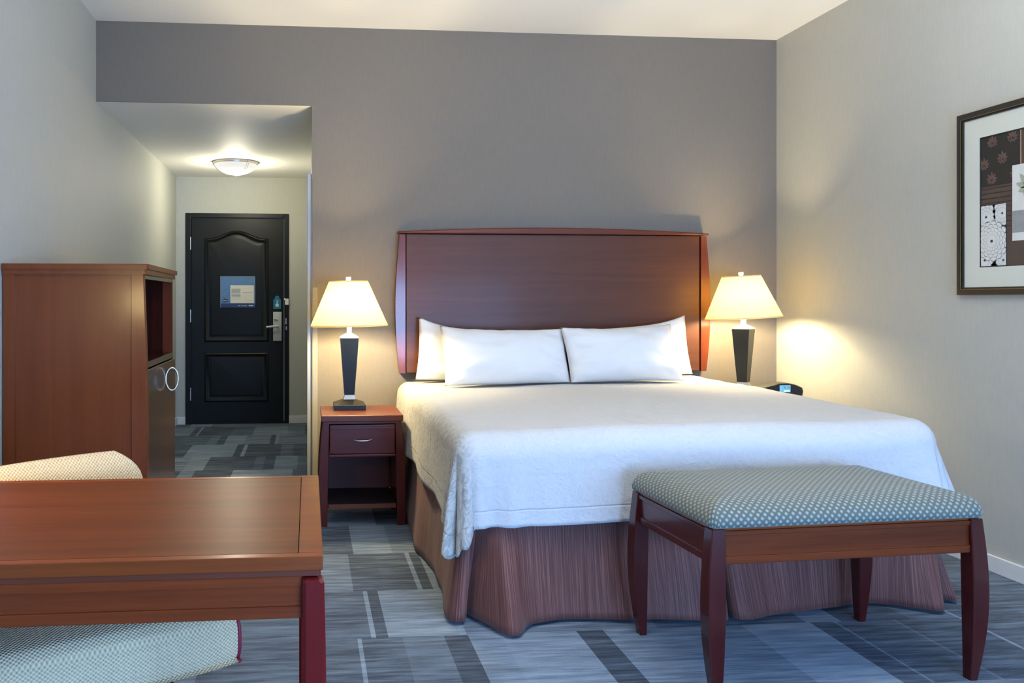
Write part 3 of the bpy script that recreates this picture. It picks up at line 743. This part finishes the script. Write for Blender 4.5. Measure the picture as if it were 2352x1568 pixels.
def cushion(mat, hx_, hy_, r, prof, name, parent, crown=0.0, uvrot=0):
    """prof: (inset, z) from the underside edge up to the top; a rounded rectangle lofted with unrolled uv"""
    rings_, uvs_ = [], []
    arc_ = [0]
    for (a, b), (c, d) in zip(prof[:-1], prof[1:]): arc_.append(arc_[-1] + math.hypot(c - a, d - b))
    tot = arc_[-1]
    for (ins, z), s_ in zip(prof, arc_):
        k = max(.004, r - ins)
        rings_.append([(x, y, z + 0) for x, y in rr(hx_ - ins, hy_ - ins, min(k, min(hx_, hy_) - ins - .001))])
        fi = prof[-1][0] - (tot - s_)
        kk = max(.004, r - fi)
        uvs_.append([(x, y) for x, y in rr(hx_ - fi, hy_ - fi, min(kk, min(hx_, hy_) - fi - .001))])
    return MB(mat).rings(rings_, uvs=uvs_).build(name, parent, smooth=True, angle=60)
cushion('bench_fabric', bw + .006, bd + .008, .035, [(.010, .524), (.002, .530), (0, .540), (.003, .552), (.010, .566), (.022, .579), (.040, .590), (.065, .598), (.10, .604), (.15, .608), (.2, .610)], 'cushion', bn)

# ------------------------------------------------------------------ desk
DX0, DX1, DY0, DY1, DZ = -1.272, .027, -3.832, -3.118, .760
dk = thing('writing_desk', 'cherry wood writing desk with glossy top in the left foreground', 'desk', (DX0 / 2 + DX1 / 2, (DY0 + DY1) / 2, 0))
hx_, hy_ = (DX1 - DX0) / 2, (DY1 - DY0) / 2
m = MB('desk_edge')
m.box(-hx_, hx_, -hy_, -hy_ + .024, DZ - .026, DZ, bev=.002).box(-hx_, hx_, hy_ - .024, hy_, DZ - .026, DZ, bev=.002)
m.box(hx_ - .044, hx_, -hy_ + .024, hy_ - .024, DZ - .026, DZ, bev=.0015).box(-hx_, -hx_ + .044, -hy_ + .024, hy_ - .024, DZ - .026, DZ, bev=.0015)
m.build('top_edge_band', dk)
MB('desk_x').box(-hx_ + .0452, hx_ - .0452, -hy_ + .0252, hy_ - .0252, DZ - .026, DZ - .0004).build('desk_top', dk)
MB('cherry_x').box(-hx_ + .006, hx_ - .006, -hy_ + .006, hy_ - .006, DZ - .038, DZ - .026, bev=.002).build('top_moulding', dk)
ZA0, ZA1 = .645, .722
def dapron(x0, x1, y0, y1, front):
    m = MB('desk_apron')
    m.box(x0, x1, y0 + (.004 if front else 0), y1, ZA0, ZA1)
    if front: m.box(x0, x1, y0, y1, ZA0, ZA0 + .022, bev=.002).box(x0, x1, y0, y1, ZA1 - .020, ZA1, bev=.002)
    return m.build('apron', dk)
dapron(-hx_ + .03, hx_ - .036, -hy_ + .012, -hy_ + .034, True)
dapron(-hx_ + .03, hx_ - .036, hy_ - .034, hy_ - .012, False)
MB('mahog_x').box(hx_ - .036, hx_ - .016, -hy_ + .03, hy_ - .03, ZA0, ZA1).build('apron', dk)
MB('mahog_x').box(-hx_ + .016, -hx_ + .036, -hy_ + .03, hy_ - .03, ZA0, ZA1).build('apron', dk)
for sx in (-1, 1):
    for sy in (-1, 1):
        secs = []
        for i in range(15):
            f = i / 14; z = .712 * f
            bow = .006 * math.sin(math.pi * f) - .012 * (1 - f) ** 2
            xo = sx * (hx_ + .002 + bow); xi = sx * (hx_ - (.037 if sy < 0 else .050))
            yo = sy * (hy_ + .004 + bow); yi = sy * (hy_ - .036)
            secs.append((z, min(xo, xi), max(xo, xi), min(yo, yi), max(yo, yi)))
        z, x0, x1, y0, y1 = secs[-1]
        # rounded leg top
        cx_, cy_ = (x0 + x1) / 2, (y0 + y1) / 2
        if sx > 0: secs += [(.7175, x0, x1 - .004, y0 + .003, y1 - .003), (.7205, x0, x1 - .012, y0 + .008, y1 - .008)]
        else: secs += [(.7175, x0 + .004, x1, y0 + .003, y1 - .003), (.7205, x0 + .012, x1, y0 + .008, y1 - .008)]
        MB('desk_leg').leg(secs, c=.006).build('leg', dk)

# ------------------------------------------------------------------ chair behind the desk
ch = thing('desk_chair', 'cream woven upholstered chair with crimson piping pushed under the desk', 'chair', (-.505, -3.180, 0), R(27))
def sup(hx_, hy_, n=3.2, k=64):
    return [(hx_ * math.copysign(abs(math.cos(2 * math.pi * i / k)) ** (2 / n), math.cos(2 * math.pi * i / k)), hy_ * math.copysign(abs(math.sin(2 * math.pi * i / k)) ** (2 / n), math.sin(2 * math.pi * i / k))) for i in range(k)]
# seat: side profile (y, z) swept across, waterfall front
sp_ = [(.25, .345), (-.215, .345), (-.238, .352), (-.248, .370), (-.250, .40), (-.246, .432), (-.230, .456), (-.200, .470), (-.10, .480), (.05, .480), (.17, .474), (.235, .462), (.25, .44)]
sp_ = catmull(sp_, 4)
NX = 24; rs, uvs_ = [], []
for i in range(NX + 1):
    u = -1 + 2 * i / NX; k = 1 - .05 * abs(u) ** 10
    bulge = .016 * (1 - u * u)
    ring, ur, ac = [], [], 0
    for q, (y, z) in enumerate(sp_):
        if q: ac += math.dist(sp_[q], sp_[q - 1])
        ring.append(((-.045 + .305 * u) * (1 - .05 * (y + .25)), y * k - (bulge if y < 0 else 0), .345 + (z - .345) * k + (bulge * .6 if z > .44 else 0))); ur.append((.262 * u, ac))
    rs.append(ring); uvs_.append(ur)
MB('tweed').rings(rs, uvs=uvs_).build('seat_cushion', ch, smooth=True, angle=60)
for sx in (1, -1):
    MB('piping').tube([((-.045 + sx * .305) * (1 - .05 * (y + .25)), y * .95, .345 + (z - .345) * .95) for y, z in sp_[4:]], .0050).build('piping', ch, smooth=True, label='crimson piping')
MB('mahog_x').box(-.245, .20, -.10, .235, .305, .345, bev=.004).build('seat_rail', ch)
# backrest: slightly curved upholstered slab leaning back
rs, uvs_ = [], []
KZ = 26
for i in range(KZ + 1):
    f = i / KZ; z = .40 + .378 * f
    wx = .222 * (1 + .04 * math.sin(math.pi * f)) * (1 - .07 * max(0, (f - .60) / .40) ** 2.0 - .24 * max(0, (f - .80) / .20) ** 2.4)
    th = .048 * (1 - .85 * max(0, (f - .84) / .16) ** 2.4)
    cy = .262 + .075 * f ** 1.1
    ring, ur = [], []
    for x, y in sup(wx, th, 3.0, 56):
        ring.append((x - .045, y + cy - .5 * x * x, z + .045 * (f ** 3) * x)); ur.append((x + (.3 if y > 0 else 0), z))
    rs.append(ring); uvs_.append(ur)
MB('tweed').rings(rs, uvs=uvs_).build('backrest', ch, smooth=True, angle=70)
for sx in (-1, 1):
    MB('leg_red').leg([(0, -.03 + sx * .165 - .016, -.03 + sx * .165 + .016, -.060, -.028), (.33, -.03 + sx * .165 - .022, -.03 + sx * .165 + .022, -.065, -.021)]).build('leg', ch)
    MB('leg_red').leg([(0, sx * .19 - .016, sx * .19 + .016, .265, .297), (.33, sx * .19 - .022, sx * .19 + .022, .205, .245), (.45, sx * .17 - .02, sx * .17 + .02, .235, .275)]).build('leg', ch)

# ------------------------------------------------------------------ tall cabinet on the left wall
KX0, KX1, KY0, KY1, KZT = XL + .004, -.712, -1.612, -.730, 1.376
cb = thing('tall_cabinet', 'tall cherry cabinet with open niche above a dark door on the left wall', 'cabinet', ((KX0 + KX1) / 2, (KY0 + KY1) / 2, 0))
ox_, oy_ = (KX0 + KX1) / 2, (KY0 + KY1) / 2
kx, ky = (KX1 - KX0) / 2, (KY1 - KY0) / 2
m = MB('cab_z')
top = [(-kx, -ky - .022), (kx + .024, -ky - .022), (kx + .030, -ky + .000), (kx + .014, ky + .02), (-kx, ky + .02)]
m.rings([[(x, y, z) for x, y in top] for z in (KZT - .022, KZT - .002)] + [[(x * .998, y * .998, KZT) for x, y in top]])
m.rings([[(x - (.010 if x > 0 else 0), y + (.008 if y < 0 else -.008), z) for x, y in top] for z in (KZT - .044, KZT - .022)])
m.build('cabinet_top', cb)
ZB = KZT - .044; ZN0, ZN1 = .945, 1.314
MB('cab_z').box(-kx, kx - .045, -ky, -ky + .018, .04, ZB).build('side_panel', cb)
MB('cab_z').box(-kx, kx - .006, ky - .018, ky, .04, ZB).build('side_panel', cb)
for xa, xb, out in ((kx - .045, kx + .020, 1), (-kx, -kx + .05, 0)):
    secs = []
    for i in range(17):
        f = i / 16; z = ZB * f
        bow = (.022 * math.sin(math.pi * (0.12 + .80 * f)) - .018) if out else 0
        secs.append((z, xa + (.003 * (1 - f)), xb + bow, -ky - .008, -ky + .03))
    MB('cab_z').leg(secs, c=.002).build('corner_stile', cb)
MB('cab_door').box(-kx, kx - .004, -ky + .03, ky - .018, .04, .09).build('plinth', cb)
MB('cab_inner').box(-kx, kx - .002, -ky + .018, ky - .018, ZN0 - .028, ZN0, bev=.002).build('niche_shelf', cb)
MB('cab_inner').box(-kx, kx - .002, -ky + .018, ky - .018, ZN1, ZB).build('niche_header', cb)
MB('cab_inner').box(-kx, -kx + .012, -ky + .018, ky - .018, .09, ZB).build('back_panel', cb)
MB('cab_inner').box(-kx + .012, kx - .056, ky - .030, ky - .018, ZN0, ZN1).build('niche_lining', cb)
MB('cherry_z').box(kx - .054, kx - .004, ky - .034, ky - .018, ZN0, ZN1).build('niche_stile', cb)
dd = MB('cab_door').box(kx - .014, kx + .006, -ky + .036, ky - .004, .095, ZN0 - .034, bev=.002).build('cabinet_door', cb)
MB('nickel').tube([(kx + .034 + .028 * math.cos(2 * math.pi * i / 40), -1.017 - oy_ + .012 * math.cos(2 * math.pi * i / 40), .827 + .056 * math.sin(2 * math.pi * i / 40)) for i in range(40)], .0045, closed=True).build('ring_pull', dd, smooth=True)
MB('nickel').tube([(kx + .02 - .006, -ky + .034, .79), (kx + .02 - .006, -ky + .034, .86)], .004).build('door_hinge', dd, smooth=True)

# ------------------------------------------------------------------ picture on the right wall
PY1, PW, PZ0, PZ1 = -1.598, 1.02, 1.246, 2.086
pc = thing('framed_picture', 'framed floral collage print with wide pale mat on the right wall', 'picture', (XR, PY1 - PW / 2, (PZ0 + PZ1) / 2))
ph, pw = (PZ1 - PZ0) / 2, PW / 2
# local: y from -pw (nearest the camera) to +pw (far end), x into the room negative
def fr(m, d0, d1, xa, xb, mi=0):
    a, b = pw - d0, ph - d0; c, d = pw - d1, ph - d1
    m.box(xa, xb, -a, a, d, b, mi).box(xa, xb, -a, a, -b, -d, mi).box(xa, xb, c, a, -d, d, mi).box(xa, xb, -a, -c, -d, d, mi)
    return m
m = MB('frame_dark', 'brass'); fr(m, .0, .026, -.024, -.002); fr(m, .026, .034, -.018, -.002, 0); fr(m, .0235, .0260, -.0252, -.02, 1); fr(m, -.0025, .0, -.020, -.002, 1)
m.build('picture_frame', pc)
fr(MB('mat'), .034, .124, -.012, -.003).build('mat_board', pc)
d0 = .124
pr = MB('brown_print', 'brown_line', 'brown_motif', 'print_black', 'print_white', 'print_grey', 'print_green', 'tan')
pr.box(-.0075, -.003, -pw + d0, pw - d0, -ph + d0, ph - d0, 0)
fr(pr, d0 - .001, d0 + .004, -.0115, -.0075, 1)
X_ = -.0082
Lf = pw - d0 - .004; Tp = ph - d0 - .004; Bt = -Tp
def rect(y0, y1, z0, z1, mi, lay=0): pr.box(X_ - .0004 * lay, -.007, min(y0, y1), max(y0, y1), z0, z1, mi)
zd = Tp - .225
rect(Lf, Lf - .215, zd, Tp, 3)
for k in range(9): rect(Lf, Lf - .168, zd - .012 - .022 * k, zd - .008 - .022 * k, 1)
def leafset(cy, cz, s_, mi, lay):
    for a, l_ in ((90, 1.0), (55, .9), (125, .9), (20, .8), (160, .8), (-15, .65), (195, .65), (-55, .5), (235, .5)):
        ca, sa = math.cos(R(a)), math.sin(R(a)); q = []
        for t, w_ in ((.12, 0), (.35, .13), (.6, .15), (.85, .08), (1, 0), (.85, -.08), (.6, -.15), (.35, -.13)):
            yy, zz = t * l_ * s_, w_ * s_
            q.append((cy + yy * ca - zz * sa, cz + yy * sa + zz * ca))
        pr.prism(q, 'x', X_ - .0004 * lay, -.0076, mi)
for cy, cz in ((Lf - .065, Tp - .035), (Lf - .120, Tp - .115), (Lf - .018, Tp - .130), (Lf - .175, Tp - .03), (Lf - .062, Tp - .20), (Lf - .190, Tp - .190)): leafset(cy, cz, .040, 2, 2)
CLIP = None
def clip(q): return [(min(max(y, CLIP[0]), CLIP[1]), min(max(z, CLIP[2]), CLIP[3])) for y, z in q]
def flower(cy, cz, r, petals, rings_, mi_a, mi_b, lay):
    for ri in range(rings_):
        rad = r * (1 - ri / rings_ * .82); off = .5 * (ri % 2)
        for p_ in range(petals):
            a = 2 * math.pi * (p_ + off) / petals; w_ = math.pi / petals * 1.05
            def petal(f_): return [(cy + rad * f_ * rr_ * math.cos(a + w_ * s_), cz + rad * f_ * rr_ * math.sin(a + w_ * s_)) for s_, rr_ in ((0, .15), (.8, .55), (1.0, .80), (.7, .95), (0, 1.0), (-.7, .95), (-1.0, .80), (-.8, .55))]
            pr.prism(clip(petal(1.0)), 'x', X_ - .0002 * (lay + 2 * ri), -.0076, mi_b)
            pr.prism(clip(petal(.955)), 'x', X_ - .0002 * (lay + 2 * ri + 1), -.0076, mi_a)
ft = Bt + .275
rect(Lf, Lf - .143, Bt, ft, 3, 1)
yl, yr = Lf, Lf - .143
CLIP = (yr + .002, yl - .001, Bt + .001, ft - .001)
flower(Lf - .030, Bt + .222, .078, 13, 4, 4, 5, 1)
flower(Lf - .120, Bt + .232, .072, 12, 4, 4, 5, 1)
flower(Lf - .022, Bt + .028, .066, 12, 3, 4, 5, 1)
flower(Lf - .126, Bt + .024, .060, 11, 3, 4, 5, 1)
flower(Lf - .064, Bt + .112, .094, 15, 5, 4, 5, 8)
pr.prism([(Lf - .064 + .006 * math.cos(i), Bt + .112 + .006 * math.sin(i)) for i in [k * .628 for k in range(10)]], 'x', X_ - .0046, -.0076, 3)
# pale panel with a green sprig, reaching out of the frame
wp0, wp1 = Lf - .175, -Lf + .175
rect(wp0, wp1, Bt + .105, Tp - .150, 4, 3)
rect(wp0, wp1, Bt + .140, Bt + .235, 5, 4)
for cy in (Lf - .26, 0, -.2): leafset(cy, Bt + .33, .085, 6, 6)
rect(-Lf, -Lf + .215, zd, Tp, 3); rect(-Lf + .215, -Lf + .222, zd - .2, Tp, 7, 1); rect(Lf - .215, Lf - .221, zd, Tp, 7, 1)
pr.build('art_print', pc)

# ------------------------------------------------------------------ small cable on the floor by the nightstand
cbl = MB('white').tube(catmull([(.548, -.12, .004), (.540, -.30, .004), (.538, -.45, .004), (.534, -.58, .004), (.528, -.655, .004), (.520, -.690, .004), (.508, -.700, .004)], 8), .003, n=8).build('power_cable', smooth=True)
tag(cbl, 'thin white cable on the carpet between the left nightstand and bed skirt', 'cable')

# ------------------------------------------------------------------ light
def area(name, loc_, rot, sx, sy, energy, color, spread=180):
    ld = bpy.data.lights.new(name, 'AREA'); ld.shape = 'RECTANGLE'; ld.size = sx; ld.size_y = sy; ld.energy = energy; ld.color = color; ld.spread = R(spread)
    o = bpy.data.objects.new(name, ld); COL.objects.link(o); o.location = loc_; o.rotation_euler = rot; return o
area('window_daylight', (1.75, YF + .03, .85), (R(88), 0, 0), 2.4, 1.3, 290, (.27, .52, 1.0))
area('bounce_fill', (1.45, -3.2, 2.2), (R(180 - 12), 0, 0), 1.2, .8, 78, (1.0, .955, .87))  # added unseen fill above the view, aimed at the ceiling to brighten the room
def point(name, loc_, e, c, r=.06):
    ld = bpy.data.lights.new(name, 'POINT'); ld.energy = e; ld.color = c; ld.shadow_soft_size = r
    o = bpy.data.objects.new(name, ld); COL.objects.link(o); o.location = loc_; return o
point('entry_light', (-.636, 2.26, ZV - .17), 24, (1.0, .93, .70), .08)
point('desk_lamp_light', (-1.05, -3.45, 1.22), 20, (1.0, .74, .34), .10)
w = bpy.data.worlds.new('sky'); scene.world = w; w.use_nodes = True
w.node_tree.nodes['Background'].inputs[0].default_value = (.45, .62, .95, 1); w.node_tree.nodes['Background'].inputs[1].default_value = .8

# ------------------------------------------------------------------ camera
cam = bpy.data.cameras.new('camera'); co = bpy.data.objects.new('camera', cam); COL.objects.link(co)
cam.sensor_width = 36; cam.lens = 36 * 1962.7 / 2352
cam.shift_x = (1176 - 884.5) / 2352; cam.shift_y = -(784 - 690.9) / 2352
cam.clip_start = .02
co.location = (0, -5.369, 1.2173); co.rotation_euler = (R(90), 0, -.0899)
scene.camera = co
scene.view_settings.view_transform = 'Standard'
scene.view_settings.look = 'None'
scene.view_settings.exposure = 0.0
